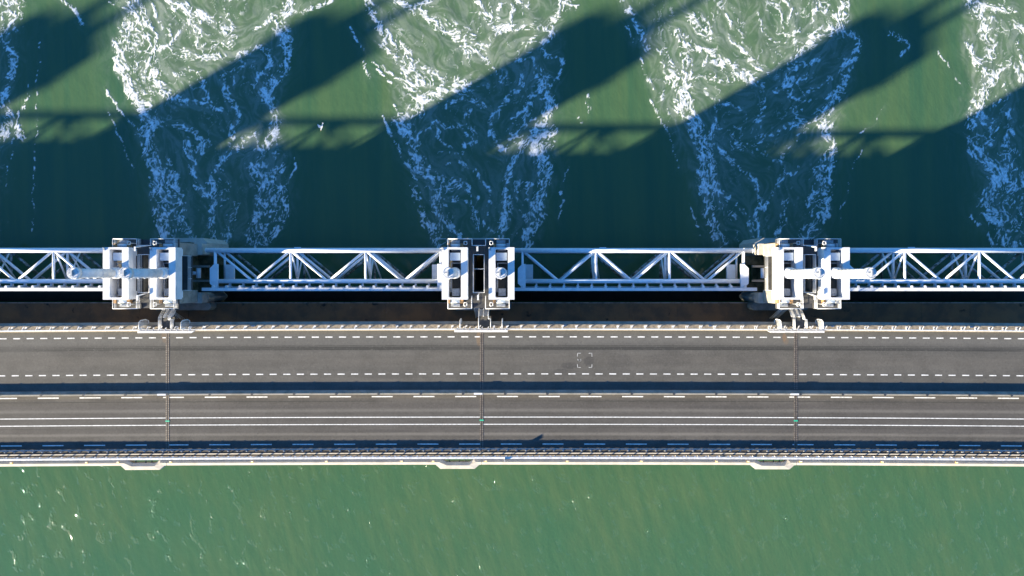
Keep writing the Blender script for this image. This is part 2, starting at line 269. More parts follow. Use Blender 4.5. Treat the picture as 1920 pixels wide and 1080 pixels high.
# every streak: sheet, width, cover, course
STREAKS = '''
A 60 .85 740,-60 745,0 770,90 715,180 680,260
A 42 .92 680,250 665,320 678,390 720,470 760,550 815,620
A 74 .62 815,610 840,690 825,780 850,880 885,980 900,1080 905,1160 915,1260 930,1330
A 50 .6 790,90 850,200 860,290 850,390 890,470 950,530
A 26 .6 950,535 1010,560 1090,575 1150,580
A 130 .30 740,180 800,290 800,420 850,480
A 20 .55 860,280 950,270 1050,320 1180,312 1280,325 1400,300
A 20 .6 900,420 1000,415 1060,390 1130,430 1160,520 1190,595 1250,612
A 34 .6 950,10 1060,60 1180,110 1260,160 1320,190
A 12 .6 1070,95 1000,200 900,285
A 10 .8 1125,120 1120,200 1100,262
A 30 .5 1290,-20 1275,80 1310,180 1300,260
A 60 .6 1600,-40 1600,40 1560,110 1600,190 1605,260
A 50 .6 1605,250 1595,390 1530,450 1500,540
A 44 .45 1500,530 1540,640 1550,710 1510,810 1440,900 1470,1020
A 22 .6 1430,160 1550,100 1650,70 1760,50 1870,0
A 26 .5 1400,300 1470,262 1520,350 1440,480 1500,560
A 14 .5 1260,430 1330,390 1420,330
A 10 .5 1415,380 1455,445
A 28 .55 1250,420 1265,500 1300,580 1340,640 1312,720 1300,805
A 14 .5 1250,420 1300,430 1320,460 1290,520
A 22 .5 1370,820 1290,870 1220,960 1190,1050
A 34 .85 1380,780 1430,770
A 40 .9 1470,830 1530,800
A 30 .85 1545,700 1565,770
A 26 .5 840,690 950,700 1060,730 1130,780 1172,800 1120,850 1080,830 1050,780
A 24 .5 1040,800 1050,880 1085,980 1110,1060
A 110 .55 30,-30 70,60 60,120
A 40 .6 0,190 60,290 80,380 40,480 20,560 50,650 20,760
A 30 .8 110,720 120,770
A 40 .7 0,760 30,765
A 16 .7 355,0 420,60 440,110 465,140
A 7 .7 595,490 650,590 700,660 760,715
A 5 .35 222,240 212,500 205,740 192,1000 188,1300
A 8 .6 155,540 140,590 105,640
A 6 .5 610,620 660,740 700,850 750,980
A 6 .35 620,10 690,50 760,60
A 100 .22 1000,60 1150,240 1250,250
A 40 .25 930,180 1000,250 1090,330
A 14 .5 860,20 900,120 960,190
A 14 .5 1040,0 1130,90 1230,100
D 40 .30 940,480 980,580 1010,700 1035,765
D 50 .30 950,800 1050,880 1080,920
D 24 .5 1060,400 1080,500 1090,600 1130,650 1180,690 1200,780 1180,860 1220,940
D 24 .45 1360,410 1290,440 1220,530 1190,600 1200,700
D 34 .35 1250,560 1285,640 1240,720
D 44 .25 1335,740 1300,850 1250,930
D 20 .5 1390,500 1450,525 1560,450
D 40 .5 1420,520 1450,590 1510,595 1575,520
D 44 .45 1490,600 1450,700 1460,790 1430,880 1420,960
D 26 .5 1580,640 1610,740 1570,850 1500,945
D 150 .25 1530,620 1530,760 1470,900
D 200 .10 1150,450 1250,700 1260,900
D 6 .4 1665,470 1640,560 1620,620
D 5 .3 165,60 90,300 60,460 30,640
D 60 .25 880,480 980,640 1010,800
B 34 .75 140,-40 160,30 195,110 255,200 330,270 420,350 520,405 600,440 700,480
B 64 .6 370,440 420,520 445,590 390,650 335,695
B 50 .45 450,470 540,480 620,490 710,490
B 60 .35 250,250 330,330 420,430
B 40 .55 450,560 540,540 640,500 720,500
B 10 .65 45,150 110,260 160,320 230,380 330,440 450,500
B 8 .6 130,350 165,440
B 8 .6 205,390 285,470
B 7 .6 235,655 260,720 310,830 370,930 420,1000
B 8 .5 300,590 340,660
B 30 .8 310,0 420,60 500,110 600,180 680,260 720,310
B 22 .6 680,255 780,300 850,390 900,450
B 24 .7 420,45 510,-10
B 60 .35 520,130 640,170 760,250
B 26 .6 740,-20 800,80 850,140 885,185
B 14 .6 830,20 850,120
B 26 .6 980,-10 1040,40 1060,30
B 14 .6 880,60 900,25 940,20 965,60 955,110 920,130 885,100 880,60
B 30 .65 1275,-20 1220,80 1150,150 1050,150 960,155 900,140
B 24 .6 1180,150 1190,200 1140,240
B 14 .6 1150,150 1060,220 1000,310
B 40 .3 950,160 860,200 800,260
B 16 .5 970,335 1060,330 1110,380 1175,425
B 18 .55 1130,240 1150,310 1220,320 1250,360 1230,430 1190,475
B 50 .72 1125,430 1150,520 1180,580 1150,650 1100,720
B 40 .55 1185,720 1180,780 1150,830
B 20 .5 1020,395 1010,470 960,540 900,600 880,660
B 24 .45 1090,520 1030,620 950,680 940,740 985,720 930,820 900,852
B 70 .25 1060,560 1040,680 960,760
B 22 .5 600,580 700,560 780,580 855,630 830,700 850,760 900,850
B 20 .45 720,620 700,680 740,740 750,790 700,820
B 16 .4 500,690 600,710 690,730 722,790
B 12 .5 540,750 580,810 640,860
B 14 .4 450,750 500,720 560,740
B 62 .5 335,690 390,760 420,850 440,940 520,1000 600,1040
B 18 .5 1040,790 980,900 940,1000 920,1080
B 46 .6 1090,820 1140,920 1150,1000 1130,1080
B 30 .8 1005,800 1100,770 1185,760
B 60 .12 600,620 760,900 860,1000
B 90 .5 1280,0 1240,-60
E 34 .45 440,500 500,570 550,600 650,600 720,640 750,700 740,780 770,850
E 24 .5 400,610 430,700 450,790 500,870 550,950
E 30 .45 500,680 530,760 600,850 660,905
E 24 .5 550,600 540,680 520,720
E 24 .4 560,740 640,700 700,720
E 8 .6 250,270 300,390 370,500 420,580
E 70 .5 510,850 535,910 560,960
E 14 .35 550,440 640,430 700,450
E 14 .35 600,500 650,490 700,520
E 16 .4 740,540 790,590 850,650 840,720
E 14 .4 830,780 810,840 870,885
E 110 .14 470,640 600,780 620,880
E 20 .5 1000,430 950,530 920,640 930,720 900,830 880,885
E 70 .28 1000,600 950,720 920,820 890,900
E 50 .62 1090,430 1140,500 1150,580 1120,680 1100,740 1110,820 1050,880 1040,970
E 26 .5 1060,620 1045,690 1085,760
E 40 .25 1020,760 1060,860 1000,900
E 6 .35 1230,600 1242,740 1220,820
E 6 .3 1290,480 1240,620
E 8 .35 1380,120 1375,160 1400,190 1385,220
E 12 .4 1335,250 1345,270
C 60 .75 60,100 110,150 150,190
C 40 .6 -30,190 100,270 200,340 300,400 405,462
C 30 .75 180,330 290,395 400,455
C 60 .55 10,260 15,380 20,500 40,600 60,670
C 12 .6 140,320 100,400 50,440
C 40 .4 120,430 250,440 380,445
C 16 .55 100,500 200,570 280,600 355,632
C 12 .5 250,60 270,150 250,230
C 22 .55 280,240 350,290 430,380 485,412
C 14 .6 500,0 550,80 570,170 612,218
C 8 .5 430,60 450,170 510,240 580,252
C 14 .55 560,0 620,50 600,110
C 50 .6 910,-30 905,60 870,150 780,200 720,250
C 60 .4 760,20 820,70 830,140
C 26 .6 720,250 650,290 610,335
C 24 .6 660,160 640,210 635,270
C 14 .55 740,60 720,130 765,175
C 10 .55 650,80 620,110
C 34 .5 870,160 980,220 970,310 920,370
C 46 .7 925,360 900,460 860,550 800,620 750,690
C 40 .6 825,690 780,740 840,800 830,890
C 44 .5 640,380 600,460 625,530
C 30 .5 520,500 600,460 700,430
C 20 .45 825,430 770,480 680,520
C 28 .4 790,330 700,360 600,380
C 24 .45 440,460 455,560 430,680 440,760 430,825
C 60 .5 40,660 90,760 140,830 130,900 150,980 125,1060
C 18 .4 180,720 140,800
C 20 .5 500,775 600,710 690,690 800,690
C 18 .45 640,640 700,720 640,770
C 12 .5 600,820 560,860 548,905
C 14 .3 180,600 210,720 330,700 360,640
C 60 .6 1600,-40 1630,40 1700,90 1695,190
C 40 .55 1700,30 1790,50 1850,70 1870,130 1920,180
C 30 .6 1605,240 1640,330 1735,320 1752,250 1700,220 1690,180
C 34 .6 1640,340 1700,420 1760,420 1840,360 1910,450
C 44 .75 1735,430 1705,500 1655,590 1630,640
C 18 .5 1800,470 1810,550 1750,600
C 20 .5 1880,230 1900,330 1925,400
C 50 .55 1635,660 1740,700 1720,780 1640,830 1700,900 1770,985 1830,1040
C 20 .55 1175,185 1240,230 1262,275 1230,312
C 5 .5 1130,600 1095,670 1040,720 990,750
C 5 .45 1440,290 1500,380 1560,480
C 150 .15 700,560 500,700 300,760
B 24 .8 1560,-30 1600,30 1650,110 1690,190 1720,270
B 12 .7 1610,150 1640,240
B 9 .8 1685,330 1700,400 1750,490
B 8 .7 1750,560 1780,640 1805,695
B 8 .6 1760,250 1800,330 1820,450 1810,560
B 10 .7 1825,600 1850,650
B 6 .4 1820,700 1860,800 1890,950
B 60 .35 1820,300 1880,480 1900,600
F 56 .5 70,300 120,400 120,500 150,600 170,660 140,780 180,870 215,940
F 22 .45 150,640 260,690
F 20 .5 215,420 300,510 370,560 420,640 440,710 410,800 430,915
F 22 .4 300,720 360,800 400,890
F 70 .18 230,740 320,860 300,950
F 20 .45 645,530 550,600 500,680 460,750
F 50 .28 580,700 560,820 540,895
F 66 .52 815,480 755,570 785,650 735,720 765,800 705,880 680,930
F 40 .45 832,480 820,640 800,790
F 56 .5 1620,270 1640,420 1720,500 1780,580 1720,680 1690,740 1760,830 1800,930
F 26 .45 1840,190 1840,330 1830,460 1915,610
F 150 .28 1830,480 1850,700 1850,940
F 14 .5 1630,790 1700,880 1755,950
F 5 .35 40,700 70,830 120,920
F 5 .3 990,390 1000,430 960,500 930,640 880,800
F 60 .15 300,400 520,480 620,620
'''
CALM = '''
A 420 .9 950,-60 1150,150 1150,320
B 330 .8 560,-40 700,150 900,260
B 300 .7 1050,-60 1050,80 980,240
B 160 .6 280,200 420,420 480,600
C 420 .8 250,-40 300,160 330,330
C 240 .7 640,-40 640,120 620,260
C 260 .7 1800,-40 1780,200 1720,460
A 120 .6 30,-40 40,120
B 150 .5 1800,200 1880,420 1900,640
'''
CALM_SHADE = '''
D 520 .5 1200,420 1300,700 1350,920
E 420 .5 620,420 720,650 780,900
E 260 .5 1060,420 1040,700 1000,900
F 420 .5 300,420 320,650 300,900
F 300 .5 760,400 720,700 680,900
F 300 .5 1800,300 1820,600 1850,900
'''

def _streaks(text):
    out = []
    for ln in text.strip().split('\n'):
        p = ln.split(); ox, oy = OFF[p[0]]
        pts = [tuple(float(v) for v in q.split(',')) for q in p[3:]]
        w = [((ox + a / 3 - NX) / S0, (NY - oy - b / 3) / S0) for a, b in pts]
        out.append((float(p[1]) * 1.0 / 3 / S0 + .10, float(p[2]), w))
    return out

_rng = np.random.RandomState(7)
_GA = _rng.rand(256, 256) * 2 * np.pi
_GX, _GY = np.cos(_GA), np.sin(_GA)
def perlin(x, y, s=0):
    x = x + 37.31 * s; y = y + 91.7 * s
    xi = np.floor(x).astype(np.int64); yi = np.floor(y).astype(np.int64)
    fx = x - xi; fy = y - yi
    u = fx**3 * (fx * (fx * 6 - 15) + 10); v = fy**3 * (fy * (fy * 6 - 15) + 10)
    def g(i, j):
        a = (xi + i) & 255; b = (yi + j) & 255
        return _GX[a, b] * (fx - i) + _GY[a, b] * (fy - j)
    return ((g(0, 0) * (1 - u) + g(1, 0) * u) * (1 - v) + (g(0, 1) * (1 - u) + g(1, 1) * u) * v) * 1.5

def rank(a):
    o = np.empty(a.size); o[np.argsort(a, axis=None)] = np.linspace(0, 1, a.size)
    return o.reshape(a.shape)
def sstep(a, b, x):
    t = np.clip((x - a) / (b - a), 0, 1); return t * t * (3 - 2 * t)

def smooth_course(pts, n=4):
    p = [np.array(q) for q in pts]; p = [2 * p[0] - p[1]] + p + [2 * p[-1] - p[-2]]
    out = []
    for i in range(1, len(p) - 2):
        for k in range(n):
            t = k / n
            out.append(.5 * (2 * p[i] + (p[i+1] - p[i-1]) * t + (2*p[i-1] - 5*p[i] + 4*p[i+1] - p[i+2]) * t*t + (3*p[i] - p[i-1] - 3*p[i+1] + p[i+2]) * t**3))
    out.append(p[-2]); return out

def splat(streaks, X, Y, gx, gy, flow=None, soft=False):
    D = np.zeros_like(X)
    dx = gx[1] - gx[0]; dy = gy[1] - gy[0]
    for w, cov, pts in streaks:
        c = smooth_course(pts); r = w * (1.5 if not soft else 1.6) + 1.2
        best = None
        xs = [q[0] for q in c]; ys = [q[1] for q in c]
        i0 = max(0, int((min(xs) - r - gx[0]) / dx)); i1 = min(len(gx), int((max(xs) + r - gx[0]) / dx) + 2)
        j0 = max(0, int((min(ys) - r - gy[0]) / dy)); j1 = min(len(gy), int((max(ys) + r - gy[0]) / dy) + 2)
        if i1 <= i0 or j1 <= j0: continue
        sx = X[j0:j1, i0:i1]; sy = Y[j0:j1, i0:i1]
        d2 = np.full(sx.shape, 1e9); tx = np.zeros(sx.shape); ty = np.zeros(sx.shape)
        for a, b in zip(c[:-1], c[1:]):
            e = b - a; L = e @ e + 1e-9
            t = np.clip(((sx - a[0]) * e[0] + (sy - a[1]) * e[1]) / L, 0, 1)
            q = (sx - a[0] - t * e[0])**2 + (sy - a[1] - t * e[1])**2
            m = q < d2; d2 = np.where(m, q, d2)
            if flow is not None:
                n = e / math.sqrt(L); tx = np.where(m, n[0]*n[0] - n[1]*n[1], tx); ty = np.where(m, 2*n[0]*n[1], ty)
        s = w * .5 if not soft else w * .5
        k = np.exp(-d2 / (s * s) * (.5 if soft else .7))
        val = cov * k
        D[j0:j1, i0:i1] = 1 - (1 - D[j0:j1, i0:i1]) * (1 - val)
        if flow is not None:
            wgt = np.exp(-d2 / (s * 2 + .6)**2)
            flow[0][j0:j1, i0:i1] += wgt * tx; flow[1][j0:j1, i0:i1] += wgt * ty
    return D

def bil(a, fi, fj):
    h, w = a.shape
    fi = np.clip(fi, 0, w - 1.001); fj = np.clip(fj, 0, h - 1.001)
    i = fi.astype(np.int64); j = fj.astype(np.int64); u = fi - i; v = fj - j
    return (a[j, i] * (1 - u) + a[j, i+1] * u) * (1 - v) + (a[j+1, i] * (1 - u) + a[j+1, i+1] * u) * v

# edges of the five wakes: (y, left x, right x) in frame pixels
WAKES = [[(0, -90, 36), (130, -90, 30), (250, -90, 18), (340, -90, 8), (460, -90, -10)],
         [(0, 222, 612), (45, 216, 545), (90, 214, 536), (140, 226, 534), (205, 256, 528), (280, 268, 535), (370, 285, 545), (460, 296, 500)],
         [(0, 690, 1062), (60, 700, 1056), (150, 735, 1046), (240, 744, 1038), (350, 782, 1032), (400, 800, 1016), (460, 815, 1002)],
         [(0, 1166, 1592), (80, 1192, 1606), (110, 1202, 1604), (180, 1228, 1588), (230, 1250, 1572), (330, 1292, 1556), (460, 1332, 1545)],
         [(0, 1808, 2080), (120, 1810, 2080), (220, 1815, 2080), (300, 1822, 2080), (400, 1850, 2080), (460, 1872, 2080)]]
def plume(X, Y):
    px = X * S0 + NX + 16 * perlin(X / 2.2, Y / 2.2, 41) + 7 * perlin(X / .8, Y / .8, 42); py = NY - Y * S0
    P = np.zeros_like(X)
    for wk in WAKES:
        ys = [q[0] for q in wk]; l = np.interp(py, ys, [q[1] for q in wk]); r = np.interp(py, ys, [q[2] for q in wk])
        P = np.maximum(P, sstep(-14, 16, px - l) * sstep(-14, 16, r - px))
    return P * sstep(520, 440, py)

def foam_field(gx, gy):
    X, Y = np.meshgrid(gx, gy)
    # wobble the survey so the streak edges break up
    wx = X + .45 * perlin(X / 2.6, Y / 2.6, 1) + .22 * perlin(X / .9, Y / .9, 2)
    wy = Y + .45 * perlin(X / 2.6, Y / 2.6, 3) + .22 * perlin(X / .9, Y / .9, 4)
    flow = [np.zeros_like(X) - .12, np.zeros_like(X)]           # base course: straight away from the gates
    D = splat(_streaks(STREAKS), wx, wy, gx, gy, flow)
    Dw = splat([(w_ * 2.6 + .5, c_ * .6, p_) for w_, c_, p_ in _streaks(STREAKS)], wx, wy, gx, gy, None, True)
    M = splat(_streaks(CALM), wx, wy, gx, gy, None, True)
    N = splat(_streaks(CALM_SHADE), wx, wy, gx, gy, None, True)
    sw = perlin(X / 3.2, Y / 3.2, 5) * 2.2 + perlin(X / 1.1, Y / 1.1, 6) * .9
    ang = np.arctan2(flow[1], flow[0]) * .5 + sw * .55
    vx = np.cos(ang); vy = np.sin(ang)
    h, w = X.shape
    base = np.random.RandomState(3).rand(h, w)
    base2 = bil(base, (np.arange(w)[None] + 0*X) / 2.3, (np.arange(h)[:, None] + 0*X) / 2.3)
    J, I = np.mgrid[0:h, 0:w].astype(float)
    def lic(src, n, st):
        acc = src.copy(); cnt = 1
        for sg in (-1, 1):
            ci, cj = I.copy(), J.copy(); pvx, pvy = vx * sg, vy * sg
            for k in range(n):
                ci += pvx * st; cj += pvy * st
                acc += bil(src, ci, cj); cnt += 1
                qx = bil(vx, ci, cj); qy = bil(vy, ci, cj)
                sgn = np.where(qx * pvx + qy * pvy < 0, -1.0, 1.0)
                pvx, pvy = qx * sgn, qy * sgn
        return acc / cnt
    L1 = rank(lic(base, 6, 1.0)); L2 = rank(lic(base2, 9, 1.3))
    P = plume(X, Y)
    # lace: ridge networks at three sizes, drawn out along the current
    ux = X + 1.1 * perlin(X / 3.4, Y / 3.4, 23) + .50 * perlin(X / 1.2, Y / 1.2, 24) + .16 * perlin(X / .5, Y / .5, 21)
    uy = Y + 1.1 * perlin(X / 3.4, Y / 3.4, 25) + .50 * perlin(X / 1.2, Y / 1.2, 26) + .16 * perlin(X / .5, Y / .5, 22)
    c1 = rank(1 - np.abs(perlin(ux / 2.3, uy / 2.8, 27)))
    c2 = rank(lic(1 - np.abs(perlin(ux / 1.05, uy / 1.3, 28)), 1, 1.0))
    c3 = rank(lic(1 - np.abs(perlin(ux / .50, uy / .60, 29)), 1, 1.0))
    brk = rank(perlin(ux / 1.2, uy / 1.2, 30)); patch = rank(perlin(X / 1.9, Y / 1.9, 16) + .5 * perlin(X / .7, Y / .7, 18))
    D = np.clip(D * (.62 + .80 * patch), 0, .97) * sstep(.04, .22, D)
    def net(c, tau):
        tau = np.clip(tau, 1e-4, .95)
        return sstep(1 - tau, 1 - tau * .35, c) * sstep(.006, .05, tau)
    s1 = net(c1, D * .27); s2 = net(c2, D * .38); s3 = net(c3, D**1.4 * .46)
    strands = 1 - (1 - s1) * (1 - s2) * (1 - .85 * s3)
    strands = strands * (.62 + .38 * sstep(.10, .60, L1))
    R = rank(.30 * c1 + .38 * c2 + .22 * c3 + .42 * L1 + .24 * L2)
    thr = 1 - D * .50
    flecks = sstep(thr - .05, thr + .14, R) * sstep(.03, .16, D)
    strands = np.maximum(strands, flecks) * (.68 + .32 * sstep(.15, .7, rank(perlin(X / .8, Y / .8, 33) + .7 * perlin(X / .3, Y / .3, 34))))
    region = rank(perlin(X / 4.5, Y / 4.5, 17))
    wide = P * (.35 + .65 * np.clip(M + .3, 0, 1))
    loose = np.maximum(sstep(.935, .985, c1), .85 * sstep(.945, .985, c2)) * wide * sstep(.30, .75, region) * sstep(.15, .5, brk)
    mist = np.clip(Dw, 0, 1) * (.4 + .6 * P) * (.15 + .85 * L2) * .15 + P * sstep(.3, 1, L2) * (.008 + .05 * M)
    foam = np.clip(1 - (1 - strands) * (1 - (.24 + .50 * M) * loose) * (1 - mist), 0, 1)
    milk = np.clip(P * (.45 + .55 * np.maximum(M, D)) + D * .5, 0, 1)
    return foam, milk, L2

def build_sea():
    gx = np.arange(-90, 90.01, .12); gy = np.arange(-2, 46.01, .12)
    foam, milk, grain = foam_field(gx, gy)
    X, Y = np.meshgrid(gx, gy); h, w = X.shape
    edge = np.minimum(np.minimum(X - gx[0], gx[-1] - X), np.minimum(Y - gy[0], gy[-1] - Y)) / 1.5
    edge = np.clip(edge, 0, 1)
    swell = (.06 * perlin(X / 3.0, Y / 3.0, 31) + .015 * perlin(X / 1.1, Y / 1.1, 32)) * edge * (.25 + .75 * milk) + foam * .02 * edge
    co = np.stack([X, Y, swell], -1).reshape(-1, 3)
    idx = np.arange(h * w).reshape(h, w)
    q = np.stack([idx[:-1, :-1], idx[:-1, 1:], idx[1:, 1:], idx[1:, :-1]], -1).reshape(-1, 4)
    B = 2600.0; x0, x1, y0, y1 = gx[0], gx[-1], gy[0], gy[-1]; n = len(co)
    ring = np.array([(-B, -B, 0), (B, -B, 0), (B, B, 0), (-B, B, 0), (x0, y0, 0), (x1, y0, 0), (x1, y1, 0), (x0, y1, 0)], float)
    rq = np.array([(0, 1, 5, 4), (1, 2, 6, 5), (2, 3, 7, 6), (3, 0, 4, 7)]) + n
    co = np.concatenate([co, ring]); q = np.concatenate([q, rq])
    me = bpy.data.meshes.new('sea'); me.vertices.add(len(co)); me.vertices.foreach_set('co', co.astype(np.float32).ravel())
    me.loops.add(q.size); me.loops.foreach_set('vertex_index', q.astype(np.int32).ravel())
    me.polygons.add(len(q)); me.polygons.foreach_set('loop_start', np.arange(0, q.size, 4, dtype=np.int32)); me.polygons.foreach_set('loop_total', np.full(len(q), 4, np.int32))
    me.update(calc_edges=True); me.polygons.foreach_set('use_smooth', np.ones(len(q), bool))
    for nm, a in (('foam', foam), ('milk', milk), ('grain', grain)):
        at = me.attributes.new(nm, 'FLOAT', 'POINT'); at.data.foreach_set('value', np.concatenate([(a * edge).ravel(), np.zeros(8)]).astype(np.float32))
    me.materials.append(sea_material())
    o = put('sea', me); struct(o); o['label'] = 'green tidal water with white foam streaming from the gates'
    return o
build_sea()

# ================================================================= road deck
def bend(x): return -.28 * (x / 73.0)**2
ROAD = 13.0
JOINTS = [-95.27, -50.27, -5.27, 39.73]
ENDS = [-140.3] + JOINTS + [84.7]
def xs_(a, b, st=3.0):
    n = max(2, int(round((b - a) / st)) + 1); return [a + (b - a) * i / (n - 1) for i in range(n)]
XALL = xs_(ENDS[0], ENDS[-1])

where = ['beyond the left edge of the photo', 'at the left edge of the photo', 'between the left and middle lifting towers', 'between the middle and right lifting towers', 'to the right of the right tower']
for k in range(5):
    a, b = ENDS[k] + .02, ENDS[k + 1] - .02; X = xs_(a, b)
    d = thing('bridge_deck', 'concrete road deck span ' + where[k], 'bridge deck', ((a + b) / 2, 0, 0), 'bridge deck spans')
    lx = [x - (a + b) / 2 for x in X]; bd = lambda x, c=(a + b) / 2: bend(x + c)
    MB().sweep([(-7.33, 12.985), (-25.72, 12.985), (-25.72, 12.5), (-22.4, 12.1), (-21.2, 9.3), (-13.4, 9.3), (-12.2, 12.1), (-7.33, 12.5)], lx, bd).build('box_girder', GIRD, d)
    MB().sweep([(-6.95, 12.55), (-7.328, 12.75), (-7.328, 12.4), (-6.95, 12.35)], lx, bd).build('edge_flange', CONCD, d)
    MB().sweep([(-7.34, 13.06), (-8.12, 13.05), (-8.12, 12.99), (-7.34, 12.99)], lx, bd).build('kerb', DIRT, d)
    MB().sweep([(-25.70, 13.10), (-25.88, 13.10), (-25.88, 12.99), (-25.70, 12.99)], lx, bd).build('kerb', CONC, d)
    MB().sweep([(-25.722, 12.9), (-26.06, 12.9), (-26.06, 12.4), (-25.722, 12.45)], lx, bd).build('drain_channel', BLACKR, d)
    MB().sweep([(-26.063, 13.06), (-26.62, 13.06), (-26.62, 12.5), (-26.063, 12.5)], lx, bd).build('walkway', DIRT, d)
    # parapet with its trapezoid bay, measured from the joint at the right end of the span
    j = ENDS[k + 1]
    def pts(bay, y):
        P = [(a, y)] + [(j + r / 13.1, yy) for r, yy in bay] + [(b, y)]
        out = []
        for (xa, ya), (xb, yb) in zip(P[:-1], P[1:]):
            m = max(1, int(abs(xb - xa) / 3)); out += [(xa + (xb - xa) * i / m, ya + (yb - ya) * i / m) for i in range(m)]
        return out + [P[-1]]
    A = [(-75.5, -26.66), (-65.5, -27.06), (-23, -27.06), (-14.5, -26.66)]; Bp = [(-79, -27.0), (-65, -27.46), (-23, -27.46), (-11, -27.0)]; Cc = [(-86, -27.36), (-77, -27.97), (-13, -27.97), (-4, -27.38)]
    rows = []
    for bay, y in ((A, -26.66), (Bp, -27.0), (Cc, -27.36)):
        rows.append(pts(bay, y))
    m0 = min(len(r) for r in rows)
    # resample every row to the same count
    def res(r, n=60):
        L = [0]
        for p, q in zip(r[:-1], r[1:]): L.append(L[-1] + math.dist(p, q))
        return r, L
    corner = [(a, a, a)] + [(j + A[i][0] / 13.1, j + Bp[i][0] / 13.1, j + Cc[i][0] / 13.1) for i in range(4)] + [(b, b, b)]
    ycor = [(-26.66, -27.0, -27.36)] + [(A[i][1], Bp[i][1], Cc[i][1]) for i in range(4)] + [(-26.66, -27.0, -27.36)]
    st = []
    for i in range(5):
        m = max(1, int((corner[i+1][0] - corner[i][0]) / 3))
        for t in range(m + (i == 4)):
            f = t / m; st.append([(corner[i][c] + (corner[i+1][c] - corner[i][c]) * f, ycor[i][c] + (ycor[i+1][c] - ycor[i][c]) * f) for c in range(3)])
    top = MB(); inn = MB(); cx = (a + b) / 2
    P3 = lambda q, z: (q[0] - cx, q[1] + bend(q[0]), z)
    for u, v in zip(st[:-1], st[1:]):
        inn.face([P3(u[0], 12.98), P3(v[0], 12.98), P3(v[1], 13.34), P3(u[1], 13.34)])
        top.face([P3(u[1], 13.34), P3(v[1], 13.34), P3(v[2], 13.26), P3(u[2], 13.26)])
        top.face([P3(u[2], 13.26), P3(v[2], 13.26), P3(v[2], 12.0), P3(u[2], 12.0)])
        top.face([P3(u[2], 12.0), P3(v[2], 12.0), P3(v[0], 12.2), P3(u[0], 12.2)])
        top.face([P3(u[0], 12.2), P3(v[0], 12.2), P3(v[0], 12.98), P3(u[0], 12.98)])
    par = top.build('parapet', CONC, d)
    inn.build('inner_slope', CONC, par)
    for r in (-60, -41.3, -30):
        x = j + r / 13.1; MB().box(x - cx - .05, x - cx + .05, -27.3 + bend(x), -26.6 + bend(x), 12.82, 12.94).build('bracket_bar', DARK, d)

def sheet(name, y0, y1, z, m, xs=XALL):
    g = MB()
    for p, q in zip(xs[:-1], xs[1:]):
        g.face([(p, y0 + bend(p), z), (q, y0 + bend(q), z), (q, y1 + bend(q), z), (p, y1 + bend(p), z)])
    return g.build(name, m)
main_road = struct(sheet('road', -25.70, -17.3, ROAD, ROADM)); main_road['label'] = 'grey two lane main road with double white centre line'
serv = struct(sheet('service_road', -17.3, -8.12, ROAD, SERVM)); serv['label'] = 'grey service road with short white edge dashes'
def line(name, y, w, m, parent):
    g = MB()
    for p, q in zip(XALL[:-1], XALL[1:]):
        g.face([(p, y - w/2 + bend(p), ROAD + .004), (q, y - w/2 + bend(q), ROAD + .004), (q, y + w/2 + bend(q), ROAD + .004), (p, y + w/2 + bend(p), ROAD + .004)])
    return g.build(name, m, parent)
line('centre_line', -20.63, .115, PAINT, main_road); line('centre_line', -21.66, .115, PAINT, main_road)
line('edge_line', -17.36, .07, PAINTY, main_road); line('edge_line', -8.02 - .16, .07, PAINTY, serv)
def dashes(y, first, period, length, w, parent):
    me = MB().box(-length/2, length/2, -w/2, w/2, 0, .004).mesh('lane_dash', PAINT)
    n0 = int((-84 - first) / period); 
    for i in range(n0, n0 + int(168 / period) + 1):
        x = first + i * period + length / 2
        if abs(x) > 80: continue
        put('lane_dash', me, parent, (x, y + bend(x), ROAD + .004), -2 * .28 * x / 73**2)
dashes(-9.13, (762.9 - 972) / 13.09, 1.945, 1.0, .15, serv)
dashes(-14.44, (836.7 - 972) / 13.09, 1.945, 1.0, .15, serv)
dashes(-17.68, (697 - 972) / 13.09, 5.98, 3.0, .16, main_road)
dashes(-24.49, (704.7 - 972) / 13.09, 5.97, 3.0, .15, main_road)
# survey mark on the service road: four corners and a digit lying on its side
mk = put('survey_mark', None, serv, (0, 0, 0)); mk.location = (9.5, -12.5, ROAD + .004)
def flat(pts, w):
    g = MB()
    for (xa, ya), (xb, yb) in zip(pts[:-1], pts[1:]):
        l = math.hypot(xb - xa, yb - ya); nx, ny = -(yb - ya) / l * w / 2, (xb - xa) / l * w / 2; ex, ey = (xb - xa) / l * w * .35, (yb - ya) / l * w * .35
        g.prism([(xa - ex + nx, ya - ey + ny), (xa - ex - nx, ya - ey - ny), (xb + ex - nx, yb + ey - ny), (xb + ex + nx, yb + ey + ny)], 0, .004)
    return g
for sx, sy in ((-1, 1), (1, 1), (1, -1), (-1, -1)):
    flat([(sx * .60, sy * 1.02), (sx * 1.02, sy * 1.02), (sx * 1.04, sy * .56)], .09).build('corner_bracket', FADED, mk)
flat([(-.98, .16), (-.93, -.04), (-.84, -.10), (-.77, -.02), (-.75, .10), (-.72, -.04), (-.63, -.12), (-.56, -.02), (-.56, .16)], .10).build('painted_digit', FADED, mk)

